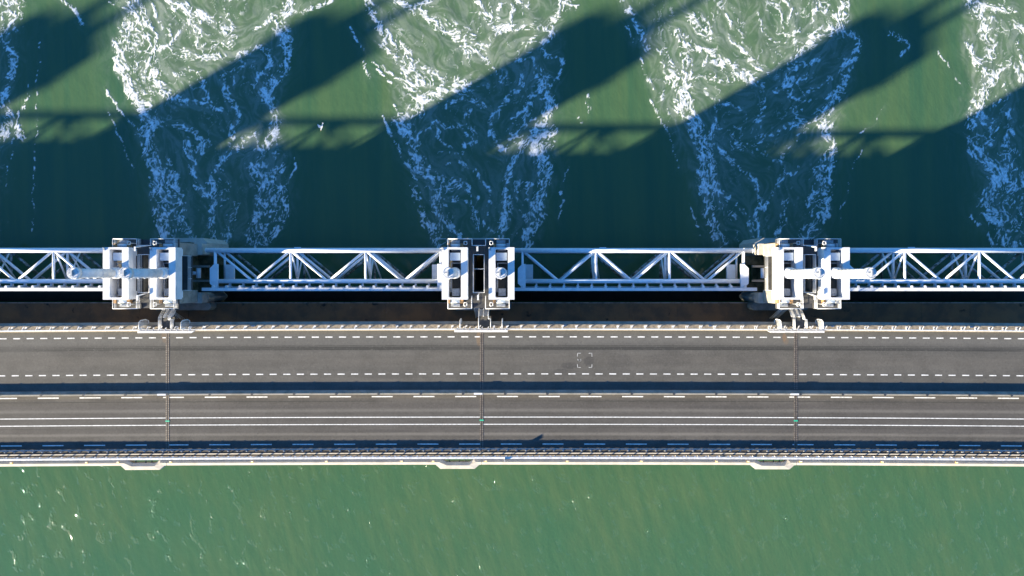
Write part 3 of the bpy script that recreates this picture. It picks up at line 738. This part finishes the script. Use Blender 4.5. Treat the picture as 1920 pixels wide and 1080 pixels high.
# expansion joints
jl = ['left', 'middle', 'right']
for k, x in enumerate(JOINTS):
    if k == 0: continue
    e = thing('expansion_joint', 'toothed steel joint across the road below the %s lifting tower' % jl[k - 1], 'expansion joint', (x, bend(x), ROAD), 'expansion joints')
    for sx in (-1, 1):
        g = MB().box(sx * .135 - .115, sx * .135 + .115, -16.6, -8.15, .006, .02).box(sx * .135 - .115, sx * .135 + .115, -25.65, -17.32, .006, .02)
        pl = g.build('edge_plate', RUST, e)
        t = MB(); y = -25.6
        while y < -8.3:
            if not (-17.4 < y < -16.6): t.box(sx * .15 - .09, sx * .15 + .09, y, y + .13, .021, .032)
            y += .26
        t.build('tooth_strip', JOINT, pl)['kind'] = 'stuff'
    MB().box(-.022, .022, -25.65, -17.32, .004, .03).box(-.022, .022, -16.6, -8.15, .004, .03).build('rubber_seal', BLACKR, e)
    MB().box(-.29, .29, -21.17, -20.98, .033, .04).build('green_patch', GREEN, e)

# concrete barrier between service road and main road
bar = thing('concrete_barrier', 'long grey concrete barrier dividing service road from main road', 'barrier', (0, 0, 0))
x = -140.0; i = 0
segs = []
while x < 84: 
    segs.append((x, min(x + 5.96, 84.6))); x += 6.0
for a, b in segs:
    MB().sweep([(-16.72, ROAD + .003), (-16.74, 13.10), (-17.0, 13.35), (-17.06, 13.76), (-17.25, 13.76), (-17.28, ROAD + .003)], [a, (a + b) / 2, b], bend).build('barrier_block', CONCD, bar)
    if abs(a) < 80: MB().tube((a + .1, -17.15 + bend(a), 13.762), (a + .1, -17.15 + bend(a), 13.785), .17, 8).build('reflector', DARK, bar)
for k, x in enumerate(JOINTS[1:]):
    tag(MB().box(-.6, .6, -.12, .12, 0, .03).build('cable_cover', WHITE, None, (x - .45, -17.15 + bend(x), 13.765)), 'small white cover on the concrete barrier at the %s road joint' % jl[k], 'cover', 'covers on the concrete barrier')

# rails -------------------------------------------------------------------------------------------
def repeat(me, name, parent, xs, y, z):
    for x in xs: put(name, me, parent, (x, y + bend(x), z))
def frange(a, b, s):
    o = []; 
    while a < b: o.append(a); a += s
    return o
nr = thing('guardrail', 'white steel rail along the service road edge facing the gates', 'guardrail')
MB().sweep([(-7.86, 13.42), (-7.90, 13.76), (-8.02, 13.76), (-8.06, 13.60), (-8.06, 13.42)], XALL, bend).build('rail_beam', WHITE2, nr)
pm = MB().box(-.05, .05, -.06, .06, -.74, 0).prism([(-.05, .05), (.05, .05), (.28, .42), (.14, .42)], -.1, -.02).box(-.10, .22, .10, .34, -.74, -.70).mesh('rail_post', WHITE2)
repeat(pm, 'rail_post', nr, frange((976.5 - 972) / 13.09 - 1.97 * 42, 78, 1.97), -7.82, 13.76)
bx = MB().box(-.22, .22, -.10, .10, 0, .16).mesh('cable_box', GALV)
for px in (150, 475, 745, 1059, 1331, 1560, 1820):
    x = (px - 972) / 13.09; put('cable_box', bx, nr, (x, -7.5 + bend(x), 13.062))
sr = thing('guardrail', 'grey steel crash rail on close posts beside the main road', 'guardrail')
MB().sweep([(-25.06, 13.24), (-25.02, 13.32), (-25.07, 13.39), (-25.02, 13.47), (-25.06, 13.55), (-25.12, 13.56), (-25.12, 13.24)], XALL, bend).build('rail_beam', GALV, sr)
pm = MB().box(-.05, .05, -.10, .02, -.5, .02).box(-.12, .07, -.34, -.22, -.5, -.34).box(.03, .15, -.30, -.16, -.5, -.22).mesh('rail_post', GALV)
repeat(pm, 'rail_post', sr, frange((933.6 - 972) / 13.1 - 1.33 * 62, 78, 1.33), -25.14, 13.5)
wr = thing('parapet_rail', 'broad white handrail along the outer edge of the bridge', 'handrail')
MB().sweep([(-26.06, 13.68), (-26.06, 14.08), (-26.34, 14.10), (-26.34, 13.66)], XALL, bend).build('rail_beam', WHITE2, wr)
pm = MB().box(-.045, .045, -.05, .07, -1.02, -.36).box(-.14, .14, -.0, .12, -.42, -.36).mesh('rail_post', WHITE2)
repeat(pm, 'rail_post', wr, frange((936.8 - 972) / 13.1 - 1.575 * 53, 78, 1.575), -26.14, 14.06)
pm = MB().box(-.10, .12, -.02, .20, -.20, -.03).mesh('rail_clamp', WHITE2)
repeat(pm, 'rail_clamp', wr, frange((949 - 972) / 13.1 - 1.575 * 53, 78, 1.575), -26.10, 14.06)
k = 0; order = {0: 'just right of', 1: 'nearest right of', 2: 'midway after', 3: 'second left of', 4: 'first left of'}
names = ['far left', 'left', 'middle', 'right']
bxm = MB().box(-.16, .16, -.10, .10, 0, .16).mesh('marker_lamp', YEL); cpm = MB().box(-.16, .16, .0, .11, 0, .06).mesh('lamp_cap', WHITE2)
cand = []
for jx in (-95.27, -50.27, -5.27, 39.73):
    for r in (8, 160.5, 299.5, 440, 499):
        x = jx + r / 13.1
        if -73.5 < x < 72: cand.append(x)
for i, x in enumerate(sorted(cand)):
    w_ = ['first', 'second', 'third', 'fourth', 'fifth', 'sixth', 'seventh', 'eighth', 'ninth', 'tenth', 'eleventh', 'twelfth', 'thirteenth', 'fourteenth', 'fifteenth', 'sixteenth', 'seventeenth', 'eighteenth'][i]
    o = tag(put('marker_lamp', bxm, None, (x, -26.86 + bend(x), 13.185)), 'small yellow marker on the bridge parapet, %s from the left' % w_, 'marker', 'yellow markers on the parapet')
    put('lamp_cap', cpm, o, (0, 0, .16))
# small kilometre sign standing at the parapet rail
x = (946 - 972) / 13.15
sg = thing('road_sign', 'small square roadside sign standing edge on at the parapet rail', 'sign', (x, -26.42 + bend(x), 13.06))
MB().tube((0, 0, 0), (0, 0, 1.5), .035, 8).build('sign_post', GALV, sg)
MB().box(.036, .07, -.30, .30, .98, 1.50).build('sign_plate', WHITE, sg)

# ================================================================= barrier: piers, upper beams, gates
PIERS = [-140.6, -95.65, -50.64, -5.38, 39.40]
PN = ['farthest left, out of frame', 'out of frame at left', 'left', 'middle', 'right']
def make_pier():
    p = put('pier', None)
    ch = lambda x0, x1, y0, y1, c: [(x0 + c, y0), (x1 - c, y0), (x1, y0 + c), (x1, y1 - c), (x1 - c, y1), (x0 + c, y1), (x0, y1 - c), (x0, y0 + c)]
    # lower shaft with a rounded nose
    nose = [(-3.3, -5.3), (3.3, -5.3), (3.7, -4.8), (3.7, 4.2)] + [(3.7 * math.cos(a), 4.2 + 1.9 * math.sin(a)) for a in [math.pi * t / 10 for t in range(1, 10)]] + [(-3.7, 4.2), (-3.7, -4.8)]
    MB().prism([(-1.6, -4.45), (1.6, -4.45), (1.6, 4.6), (-1.6, 4.6)], -3, 9.2).build('web', ALGAE, p)
    MB().prism(ch(-3.6, 3.6, 2.7, 5.3, .7), -3, 7.6).prism(ch(-3.95, 3.95, 2.72, 4.35, .12), 7.6, 10.0).build('shaft', CONC, p)
    MB().prism(ch(-4.1, 4.1, -4.45, -2.95, .6), -3, 8.2).prism(ch(-3.95, 3.95, -4.45, -2.92, .12), 8.2, 10.0).build('shaft', CONC, p)
    MB().prism(ch(-3.4, 3.4, -25.5, -10.6, .3), -3, 9.0).build('tail_wall', CONCD, p)
    MB().prism(ch(-4.3, 4.3, -5.6, -4.46, .35), 6.03, 8.0).build('ledge', CONCD, p)
    MB().prism(ch(-3.3, 3.3, 2.5, 4.3, .1), 10.0, 17.1).build('upper_wall', CONCD, p)
    MB().prism(ch(-3.3, 3.3, -4.3, -2.5, .1), 10.0, 17.1).build('upper_wall', CONCD, p)
    MB().prism([(-1.0, -2.5), (-.75, -2.5), (-.75, 2.5), (-1.0, 2.5)], 9.2, 17.1).prism([(.8, -2.5), (1.05, -2.5), (1.05, 2.5), (.8, 2.5)], 9.2, 17.1).build('inner_wall', CONCD, p)
    for sx in (-1, 1):
        for y in (1.0, -1.15): MB().box(min(sx * 1.6, sx * 4.5), max(sx * 1.6, sx * 4.5), y - .16, y + .16, 8.6, 9.0).build('guide_beam', CONCD, p)
        MB().tube((sx * 1.7, 0, 8.9), (sx * 2.9, 0, 8.9), .34, 12, .20).tube((sx * 2.9, -.75, 8.9), (sx * 2.9, .75, 8.9), .34, 12).build('guide_roller', STEEL, p)
        MB().box(min(sx * 1.6, sx * 4.6), max(sx * 1.6, sx * 4.6), 1.3, 2.6, 2, 6.2).build('gate_slot', ALGAE, p)
        MB().box(min(sx * 1.6, sx * 4.6), max(sx * 1.6, sx * 4.6), -2.8, -1.5, 2, 6.2).build('gate_slot', ALGAE, p)
        # side walkway with rails below the portal
        g = MB().box(min(sx * 3.3, sx * 4.75), max(sx * 3.3, sx * 4.75), -2.45, 2.45, 14.6, 14.72)
        wk = g.build('side_walkway', DECKP, p)
        r = MB()
        for z in (15.1, 15.5, 15.85): r.path([(sx * 3.4, 2.4, z), (sx * 4.7, 2.4, z), (sx * 4.7, -2.4, z), (sx * 3.4, -2.4, z)], .03)
        for y in (-2.4, -.8, .8, 2.4): r.tube((sx * 4.7, y, 14.7), (sx * 4.7, y, 15.87), .03, 6)
        r.build('railing', WHITE, wk)
    return p
pier0 = make_pier()
def make_platform():
    p = put('work_platform', None); Z = 17.5
    out = [(-4.2, -4.86), (-.9, -4.86), (-.9, -4.15), (.9, -4.15), (.9, -4.86), (4.2, -4.86), (4.2, 4.68), (.9, 4.68), (.9, 3.78), (-.86, 3.78), (-.86, 4.68), (-4.2, 4.68)]
    # plates laid round the hatch
    hx0, hx1, hy0, hy1 = -.7, .72, -2.62, 2.48; G = .012
    cuts = [(-4.2, -2.6, -3.5, 3.5), (-2.6, hx0, -3.5, 0), (-2.6, hx0, 0, 3.5), (hx1, 2.6, -3.5, 0), (hx1, 2.6, 0, 3.5), (2.6, 4.2, -3.5, 3.5), (hx0, hx1, hy1, 3.5), (hx0, hx1, -3.5, hy0),
            (-4.2, -.9, -4.86, -3.5), (-.9, .9, -4.15, -3.5), (.9, 4.2, -4.86, -3.5), (-4.2, -.86, 3.5, 4.68), (-.86, .9, 3.5, 3.78), (.9, 4.2, 3.5, 4.68)]
    for i, (a, b, c, d) in enumerate(cuts): MB().box(a + G, b - G, c + G, d - G, Z - .18, Z + .004 * (i % 3)).build('deck_plate', DECKP, p)
    MB().box(-4.1, 4.1, 3.52, 4.6, Z - .5, Z - .2).box(-4.1, 4.1, -4.8, -3.6, Z - .5, Z - .2).box(-3.4, -.8, -3.5, 3.5, Z - .45, Z - .2).box(.8, 3.4, -3.5, 3.5, Z - .45, Z - .2).build('support_frame', DARK, p)
    def rail(pts, closed=False, hs=(.35, .72, 1.1), r=.045):
        g = MB()
        for i, h in enumerate(hs):
            g.path([(x, y, Z + h) for x, y in pts], r if i == len(hs) - 1 else r * .7, 6, closed)
        P = list(pts) + ([pts[0]] if closed else [])
        for (xa, ya), (xb, yb) in zip(P[:-1], P[1:]):
            n = max(1, int(math.hypot(xb - xa, yb - ya) / 1.5))
            for i in range(n + 1): g.tube((xa + (xb - xa) * i / n, ya + (yb - ya) * i / n, Z), (xa + (xb - xa) * i / n, ya + (yb - ya) * i / n, Z + 1.1), .03, 6)
        return g.build('railing', WHITE, p)
    rail([(-4.15, 3.45), (-4.15, 4.63), (-.9, 4.63), (-.9, 3.74), (.94, 3.74), (.94, 4.63), (4.15, 4.63), (4.15, 3.45)])
    rail([(-4.15, -3.5), (-4.15, -4.81), (-.94, -4.81), (-.94, -4.05), (-.94, -3.1)]); rail([(.94, -3.1), (.94, -4.81), (4.15, -4.81), (4.15, -3.5)])
    rail([(-.73, 2.5), (.75, 2.5), (.75, -2.65), (-.73, -2.65)], True)
    MB().tube((-.7, .56, Z + 1.1), (.72, .56, Z + 1.1), .045, 6).build('cross_rail', WHITE, p)
    MB().tube((-.05, 3.7, Z - .2), (-.05, 3.45, Z + 3.0), .07, 8).box(-.16, .06, 2.9, 3.5, Z + 2.95, Z + 3.1).build('light_mast', WHITE, p)
    MB().tube((.0, -2.75, Z), (.0, -3.0, Z + 2.6), .07, 8).box(-.10, .12, -3.6, -2.95, Z + 2.5, Z + 2.66).build('light_mast', WHITE, p)
    for x in (-1.75, 1.75):
        for y in (4.05, -4.2):
            g = MB().path([(x - .2, y - .22, Z + 1.5), (x + .2, y - .22, Z + 1.5), (x + .2, y + .22, Z + 1.5), (x - .2, y + .22, Z + 1.5)], .045, 6, True)
            for ax in (-.2, .2): g.tube((x + ax, y, Z), (x + ax, y, Z + 1.5), .03, 6)
            g.build('ladder_hoop', WHITE, p)
    for sx in (-1, 1):
        x = sx * 3.1
        for y, s in ((3.75, 1), (-3.85, -1)):
            MB().tube((x - .75, y, Z + .35), (x + .55, y, Z + .35), .26, 10).build('pump', GLASSB, p)
            MB().box(x - 1.15, x - .8, y - .25, y + .25, Z + .01, Z + .75).build('valve_box', ORANGE, p)
            MB().box(x + .62, x + .98, y - .25, y + .3, Z + .01, Z + .65).build('motor_box', ORANGE if sx < 0 else GALV, p)
            MB().box(x - .7, x + .5, y + s * .55 - .2, y + s * .55 + .2, Z + .01, Z + .12).build('floor_grid', GALV, p)
    # kit seen through the portal openings
    for sx in (-1, 1):
        x = sx * 3.13
        MB().box(x - .72, x + .70, 1.68, 2.74, Z + .95, Z + 1.55).box(x - .6, x + .6, 1.8, 2.6, Z + .02, Z + .95).build('hydraulic_unit', GLASSB, p)
        MB().box(x - .75, x - .52, -2.6, -.6, Z + .02, Z + .55).build('pipe_tray', GALV, p)
        MB().box(x - .45, x + .55, -3.1, -2.1, Z + .02, Z + .9).build('control_cabinet', GALV, p)
        MB().path([(x - .6, 1.35, Z + .9), (x + .7, 1.35, Z + .9)], .05).path([(x - .55, 1.3, Z + .9), (x - .55, .5, Z + .4), (x - .35, -.6, Z + .3)], .06).build('hydraulic_pipe', WHITE, p)
        MB().box(x - .6, x + .6, 2.95, 3.15, Z + .4, Z + .7).build('lamp_bar', GALV, p)
    return p
plat0 = make_platform()
def make_portal():
    p = put('lifting_portal', None); Z0, Z1 = 17.85, 19.65
    MB().box(-1.72, -.83, -3.54, 3.44, Z0, Z1).build('box_girder', WHITE, p)
    MB().box(.83, 1.72, -3.54, 3.44, Z0, Z1).build('box_girder', WHITE, p)
    MB().box(-.828, .828, 3.17, 3.438, Z0 + .1, Z1 - .003).build('end_beam', WHITE, p); MB().box(-.828, .828, -3.538, -3.28, Z0 + .1, Z1 - .003).build('end_beam', WHITE, p)
    # rounded fillets where the opening meets the south end beam
    for sx in (-1, 1):
        q = [(sx * .828, -3.28)] + [(sx * (.828 - .22 + .22 * math.cos(a)), -3.06 - .22 * math.sin(a)) for a in [math.pi / 2 * t / 5 for t in range(6)]]
        MB().prism(q if sx < 0 else q[::-1], Z0 + .12, Z1 - .006).build('fillet', WHITE, p)
    for x in (-1.275, 1.275):
        for y in (-2.9, 2.8): MB().box(x - .38, x + .38, y - .45, y + .45, 17.51, Z0).build('foot', STEEL, p)
    MB().box(-1.66, -1.42, 3.0, 3.3, Z1, Z1 + .12).tube((-1.58, 3.38, Z1 - .1), (-1.58, 3.38, Z1 + .25), .06, 6).build('lifting_eye', GALV, p)
    MB().box(-.83, .83, -.42, .42, 18.0, 18.5).build('cross_head', STEEL, p)
    return p
port0 = make_portal()
def make_cyl():
    p = put('hydraulic_cylinder', None)
    MB().tube((0, 0, 16.2), (0, 0, 18.5), .42, 20).tube((0, 0, 18.5), (0, 0, 19.9), .76, 24).tube((0, 0, 19.9), (0, 0, 20.5), .76, 24, .56).build('lower_barrel', WHITE, p)
    MB().tube((0, 0, 20.45), (0, 0, 28.0), .555, 24).build('barrel', WHITE, p)
    for z in (21.2, 22.2, 23.2, 24.2, 25.2, 26.2, 27.2): MB().tube((0, 0, z), (0, 0, z + .07), .575, 24).build('ring', WHITE, p)
    hd = MB().tube((0, 0, 27.75), (0, 0, 28.45), .72, 24).build('head', WHITE, p)
    b = MB()
    for i in range(20):
        a = 2 * math.pi * i / 20; b.tube((.62 * math.cos(a), .62 * math.sin(a), 28.45), (.62 * math.cos(a), .62 * math.sin(a), 28.54), .045, 6)
    b.build('bolt_ring', GALV, hd)['kind'] = 'stuff'
    MB().box(-.09, .09, -.40, .34, 28.45, 28.78).box(-.42, .30, -.07, .07, 28.45, 28.66).build('bracket', GALV, hd)
    MB().path([(.30, -.42, 28.5), (.15, -.72, 28.2), (.12, -.64, 27.4)], .05, 6).tube((0, -.62, 20.4), (0, -.62, 27.6), .045, 6).build('oil_pipe', WHITE, p)
    g = MB()
    for z in (20.9, 22.4, 23.9, 25.4, 26.9): g.box(-.10, .10, -.72, -.55, z, z + .16)
    g.build('pipe_clip', WHITE, p)['kind'] = 'stuff'
    return p
cyl0 = make_cyl()
def make_stair():
    p = put('access_stair', None)
    MB().box(-.28, 1.48, -7.85, -6.15, 13.10, 13.18).build('landing', DECKP, p)
    tr = MB().box(0, .62, -.10, .10, -.02, .02).mesh('tread', GALV)
    for fx in (-.22, .44):
        for i in range(5): put('tread', tr, p, (fx, -6.10 + .20 * i, 13.02 - .19 * i))
    MB().box(-.28, 1.12, -5.22, -4.35, 12.10, 12.16).build('lower_landing', DECKP, p)
    for x in (-.26, .42, 1.10):
        g = MB()
        for h in ((.4, .75, 1.1) if x != .42 else (.7, 1.1)): g.path([(x, -6.15, 13.15 + h), (x, -5.2, 12.15 + h), (x, -4.4, 12.15 + h)], .04, 6)
        for q in ((-6.15, 13.15), (-5.2, 12.15), (-4.4, 12.15)): g.tube((x, q[0], q[1]), (x, q[0], q[1] + 1.1), .03, 6)
        g.tube((x, -6.2, 13.08), (x, -5.2, 12.08), .06, 6)
        g.build('handrail', WHITE, p)
    g = MB(); g2 = MB()
    for h in (.4, .75, 1.1):
        g2.path([(-.26, -7.85, 13.15 + h), (-.26, -6.15, 13.15 + h)], .045, 6); g.path([(1.12, -6.15, 13.15 + h), (1.12, -6.45, 13.15 + h), (1.45, -6.5, 13.15 + h), (1.45, -7.7, 13.15 + h)], .045, 6)
    for q in ((1.45, -7.7), (1.45, -6.5), (1.12, -6.15)): g.tube((q[0], q[1], 13.1), (q[0], q[1], 14.27), .035, 6)
    for q in ((-.26, -7.8), (-.26, -6.15)): g2.tube((q[0], q[1], 13.1), (q[0], q[1], 14.27), .035, 6)
    g.build('landing_rail', WHITE, p); g2.build('landing_rail', WHITE, p)
    # ladder flight down to the upper beam
    for i in range(9): put('tread', tr, p, (-1.0, -4.75 - .22 * i, 12.0 - .55 * i))
    for x in (-1.04, -.34):
        g = MB()
        for h in (0, .55, 1.05): g.path([(x, -4.6, 12.1 + h), (x, -6.8, 6.6 + h)], .04, 6)
        g.build('ladder_rail', WHITE, p)
    return p
stair0 = make_stair()

first = True
for k, cx in enumerate(PIERS):
    def inst(src):
        return src if first else copy_tree(src)
    nm = PN[k]; vis = k >= 2
    tw = ('the %s lifting tower' % nm) if vis else ('the tower %s' % nm)
    a = inst(pier0); a.location = (cx, 0, 0); tag(a, 'concrete pier in the water under ' + tw, 'pier', 'concrete piers')
    b = inst(plat0); b.location = (cx, 0, 0); tag(b, 'grey steel platform with white railings on ' + tw, 'platform', 'tower platforms')
    for s, sx in (('left', -1), ('right', 1)):
        q = port0 if (first and sx < 0) else copy_tree(port0); q.location = (cx + sx * 3.13, 0, 0); q.scale = (1, 1, 1)
        tag(q, 'white steel portal frame, %s one on %s' % (s, tw), 'portal frame', 'white portal frames')
        c = cyl0 if (first and sx < 0) else copy_tree(cyl0); c.location = (cx + sx * 3.13, 0, 0)
        tag(c, 'tall white hydraulic cylinder, %s one on %s' % (s, tw), 'hydraulic cylinder', 'hydraulic cylinders')
    if vis:
        st_ = stair0 if k == 2 else copy_tree(stair0); st_.location = (cx, bend(cx), 0)
        tag(st_, 'steel stair with white handrails from the road up to ' + tw, 'stair', 'access stairs')
    first = False

# upper beams lying in the shade between gates and road
for k in range(5):
    a = PIERS[k] + .02; b = (PIERS[k + 1] if k < 4 else PIERS[4] + 45) - .02
    wh = where[k]
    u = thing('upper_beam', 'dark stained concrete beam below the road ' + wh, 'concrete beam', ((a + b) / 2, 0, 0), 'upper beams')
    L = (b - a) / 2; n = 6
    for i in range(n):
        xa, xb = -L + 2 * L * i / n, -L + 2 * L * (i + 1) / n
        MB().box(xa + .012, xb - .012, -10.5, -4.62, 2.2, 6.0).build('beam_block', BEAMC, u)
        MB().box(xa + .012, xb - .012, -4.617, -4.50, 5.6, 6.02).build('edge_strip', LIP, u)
        MB().box(xa + .012, xb - .012, -4.48, -2.85, .4, 1.6).build('gap_shade_strip', GAPSHADE, u)  # added dark strip: paints the shade over the water gap, no real ledge

# gates -------------------------------------------------------------------------------------------
def make_gate(L, R, z, name_where, off=0.0):
    """L, R: pier centres; tubular gate between them, top plane at height z"""
    c = (L + R) / 2 + off; L += off; R += off
    g = thing('sluice_gate', 'tubular steel lifting gate ' + name_where, 'sluice gate', (c, 0, z), 'lifting gates')
    e0 = L + 6.0 - c; e1 = R - 6.1 - c; n = 3; step = (e1 - e0) / n; YN, YS = 3.36, -1.20
    tops = [e0 + step * i for i in range(n + 1)]; bots = [e0 + step * (i + .5) for i in range(n)]
    for lev, (dz, rc, rd, m) in enumerate(((0, .355, .19, STEEL), (-3.1, .34, .21, STEEL), (-6.4, .33, .22, TIDE))):
        ext = 1.4 if lev == 0 else .6
        MB().tube((e0 - ext, YN, dz), (e1 + ext, YN, dz), rc, 14).build('chord', m, g)
        if lev < 2: MB().tube((e0 - .2, YS, dz), (e1 + .2, YS, dz), rc * .92, 14).build('chord', m, g)
        for i, b in enumerate(bots):
            MB().tube((tops[i] + .35, YN - .3, dz), (b - .25, YS + .15, dz), rd).build('diagonal', m, g); MB().tube((tops[i + 1] - .35, YN - .3, dz), (b + .25, YS + .15, dz), rd).build('diagonal', m, g)
        for i, t in enumerate(tops): MB().tube((t, YN, dz), (t, YS, dz), .19 if 0 < i < n else .16).build('cross_tube', m, g)
    for i, t in enumerate(tops):
        MB().tube((t, YN, 0), (t, YN, -6.4), .20).build('post', STEEL, g)
        if 0 < i < n:
            MB().tube((t - .05, YN, -6.2), (t - .05, YS, -3.2), .13).tube((t + .05, YN, -.2), (t + .05, YS, -3.0), .13).build('brace', STEEL, g)
            MB().tube((t + .1, YN, -3.1), (t + 1.2, YS, -6.0), .12).build('brace', STEEL, g)
    # skin: top flange, plate, ribs and struts
    s0 = L + 4.3 - c; s1 = R - 4.3 - c
    MB().box(s0, s1, -2.62, -2.14, .72, .80).build('top_flange', WHITE, g)
    MB().box(s0, s1, -2.58, -2.52, -8.2, .718).build('skin_plate', TIDE, g)
    MB().box(e0 - .2, e1 + .2, -2.10, -2.0, -.75, -.55).box(s0, s1, -2.55, -2.35, -4.3, -4.0).build('stringer', STEEL, g)
    pl = [(-.17, -2.138), (.17, -2.138)] + [(.17 * math.cos(a), -1.97 + .17 * math.sin(a)) for a in [math.pi * t / 6 for t in range(7)]]
    rib = MB().prism(pl, -.4, .802).mesh('rib', WHITE); stt = MB().box(-.12, .12, -2.1, -1.5, -.5, -.12).box(-.06, .30, -2.0, -1.92, -.48, -.3).mesh('strut', STEEL)
    nr_ = int((e1 - e0) / 1.93) + 1
    for i in range(nr_):
        x = e0 - .1 + (e1 - e0 + .2) * i / (nr_ - 1); put('rib', rib, g, (x, 0, 0)); put('strut', stt, g, (x + .12, 0, 0))
    # end frames with octagonal lifting lugs
    for sg, e in ((-1, e0), (1, e1)):
        MB().box(min(e, e + sg * .16) , max(e, e + sg * .16), -1.5, 3.7, -.32, .30).build('end_plate', STEEL, g)
        oct_ = [(e + sg * .05, 1.35), (e + sg * .70, .70), (e + sg * .70, -1.55), (e + sg * .05, -2.15), (e - sg * .45, -2.15), (e - sg * .45, 1.35)]
        MB().prism(oct_ if sg < 0 else oct_[::-1], .05, .42).build('lifting_lug', STEEL, g)
        MB().box(min(e - sg * .3, e - sg * 1.6), max(e - sg * .3, e - sg * 1.6), -1.1, 1.3, -3.0, -2.6).build('end_box', STEEL, g)
        MB().tube((e + sg * 1.38, YN, 0), (e + sg * 1.42, YN, 0), .40, 14).build('chord_cap', STEEL, g)
    # short ladder on the outer chord
    MB().box(tops[1] + .5, tops[1] + 1.5, YN + .36, YN + .46, -.1, .0).build('foot_rail', STEEL, g)
    return g
make_gate(PIERS[0], PIERS[1], 11.1, 'outside the left edge of the photo')
make_gate(PIERS[1], PIERS[2], 10.6, 'left of the left lifting tower', -.5)
make_gate(PIERS[2], PIERS[3], 10.1, 'between the left and middle lifting towers')
make_gate(PIERS[3], PIERS[4], 9.6, 'between the middle and right lifting towers')
make_gate(PIERS[4], PIERS[4] + 45.0, 10.5, 'right of the right lifting tower', .4)

# entrance rails and anti-climb panels at the stairs --------------------------------------------------
for k, jx in enumerate(JOINTS[1:]):
    e = thing('entrance_rail', 'thick white double rail at the foot of the %s tower stair' % jl[k], 'rail', (jx, bend(jx), ROAD), 'entrance rails')
    a, b = -3.85, 3.75
    MB().prism([(a, -8.40), (b, -8.40), (b + (.5 if k == 0 else 0), -8.10), (a - (.5 if k == 2 else 0), -8.10)], .48, .82).build('rail_beam', WHITE2, e)
    pm = MB().box(-.05, .05, .0, .12, 0, .80).prism([(-.05, .10), (.05, .10), (.26, .46), (.12, .46)], .62, .72).mesh('rail_post', WHITE2)
    for i in range(9): put('rail_post', pm, e, (a + .35 + i * .87, -8.08, 0))
    for sx, dx in (('left', -2.9), ('right', 3.0)):
        p = thing('climb_guard', 'hexagonal white grille panel %s of the %s tower stair' % (sx, jl[k]), 'guard panel', (jx + dx, bend(jx) - 7.75, ROAD), 'anti-climb grille panels')
        q = [(0, .05), (.35, -.45), (1.05, -.35), (1.28, .45), (1.22, 1.75), (.95, 2.15), (.1, 2.2)]
        MB().path([(0, y, z) for y, z in q], .06, 6, True).build('frame', WHITE, p)
        g = MB()
        for i in range(1, 12):
            y = .06 + i * .10
            def cut(y):
                zs = []
                for (ya, za), (yb, zb) in zip(q, q[1:] + q[:1]):
                    if (ya - y) * (yb - y) < 0: zs.append(za + (zb - za) * (y - ya) / (yb - ya))
                return sorted(zs)
            zz = cut(y)
            if len(zz) >= 2: g.tube((0, y, zz[0]), (0, y, zz[-1]), .022, 4)
        g.build('grille', WHITE, p)

# gull gliding over the shaded water ------------------------------------------------------------------
def make_gull():
    z = 26.0; x, y = sp(603.5, 238, z)
    g = thing('gull', 'white gull gliding over the dark water left of the middle', 'bird', (x, y, z)); g.rotation_euler = (0, 0, math.radians(-14))
    prof = [(-.42, .01, .0), (-.36, .045, .0), (-.22, .075, .0), (-.02, .095, .0), (.16, .085, .0), (.26, .055, .02), (.33, .06, .03), (.40, .045, .03), (.45, .015, .02)]
    m = MB(); n = 10; rings = []
    for yy, r, dz in prof:
        b = len(m.v); rings.append(b)
        for i in range(n): a = 2 * math.pi * i / n; m.v.append((r * math.cos(a), -yy, dz + r * .85 * math.sin(a)))
    for p_, q_ in zip(rings[:-1], rings[1:]):
        for i in range(n): j = (i + 1) % n; m.f.append((p_ + i, p_ + j, q_ + j, q_ + i)); m.sm.append(True)
    # wings grow out of the shoulders: left spread, right raised
    def wing(s, ang, span):
        def at(u, c, t): return (s * (.05 + u * span * math.cos(ang)), -c, .04 + u * span * math.sin(ang) + t)
        st = [(0, .17, -.12), (.35, .22, -.10), (.65, .16, -.13), (1.0, -.10, -.16)]
        for (u0, f0, b0), (u1, f1, b1) in zip(st[:-1], st[1:]):
            for t in (.012, -.012): m.face([at(u0, f0, t), at(u1, f1, t), at(u1, b1, t), at(u0, b0, t)], True)
            m.face([at(u0, f0, .012), at(u1, f1, .012), at(u1, f1, -.012), at(u0, f0, -.012)]); m.face([at(u0, b0, .012), at(u1, b1, .012), at(u1, b1, -.012), at(u0, b0, -.012)])
    wing(-1, math.radians(25), .52); wing(1, math.radians(68), .50)
    m.face([(-.03, .36, 0), (.03, .36, 0), (.10, .52, 0), (-.10, .52, 0)])
    m.build('body', WHITE, g)
    MB().tube((0, -.44, .02), (0, -.51, .01), .018, 6, .006).build('beak', YEL, g)
make_gull()
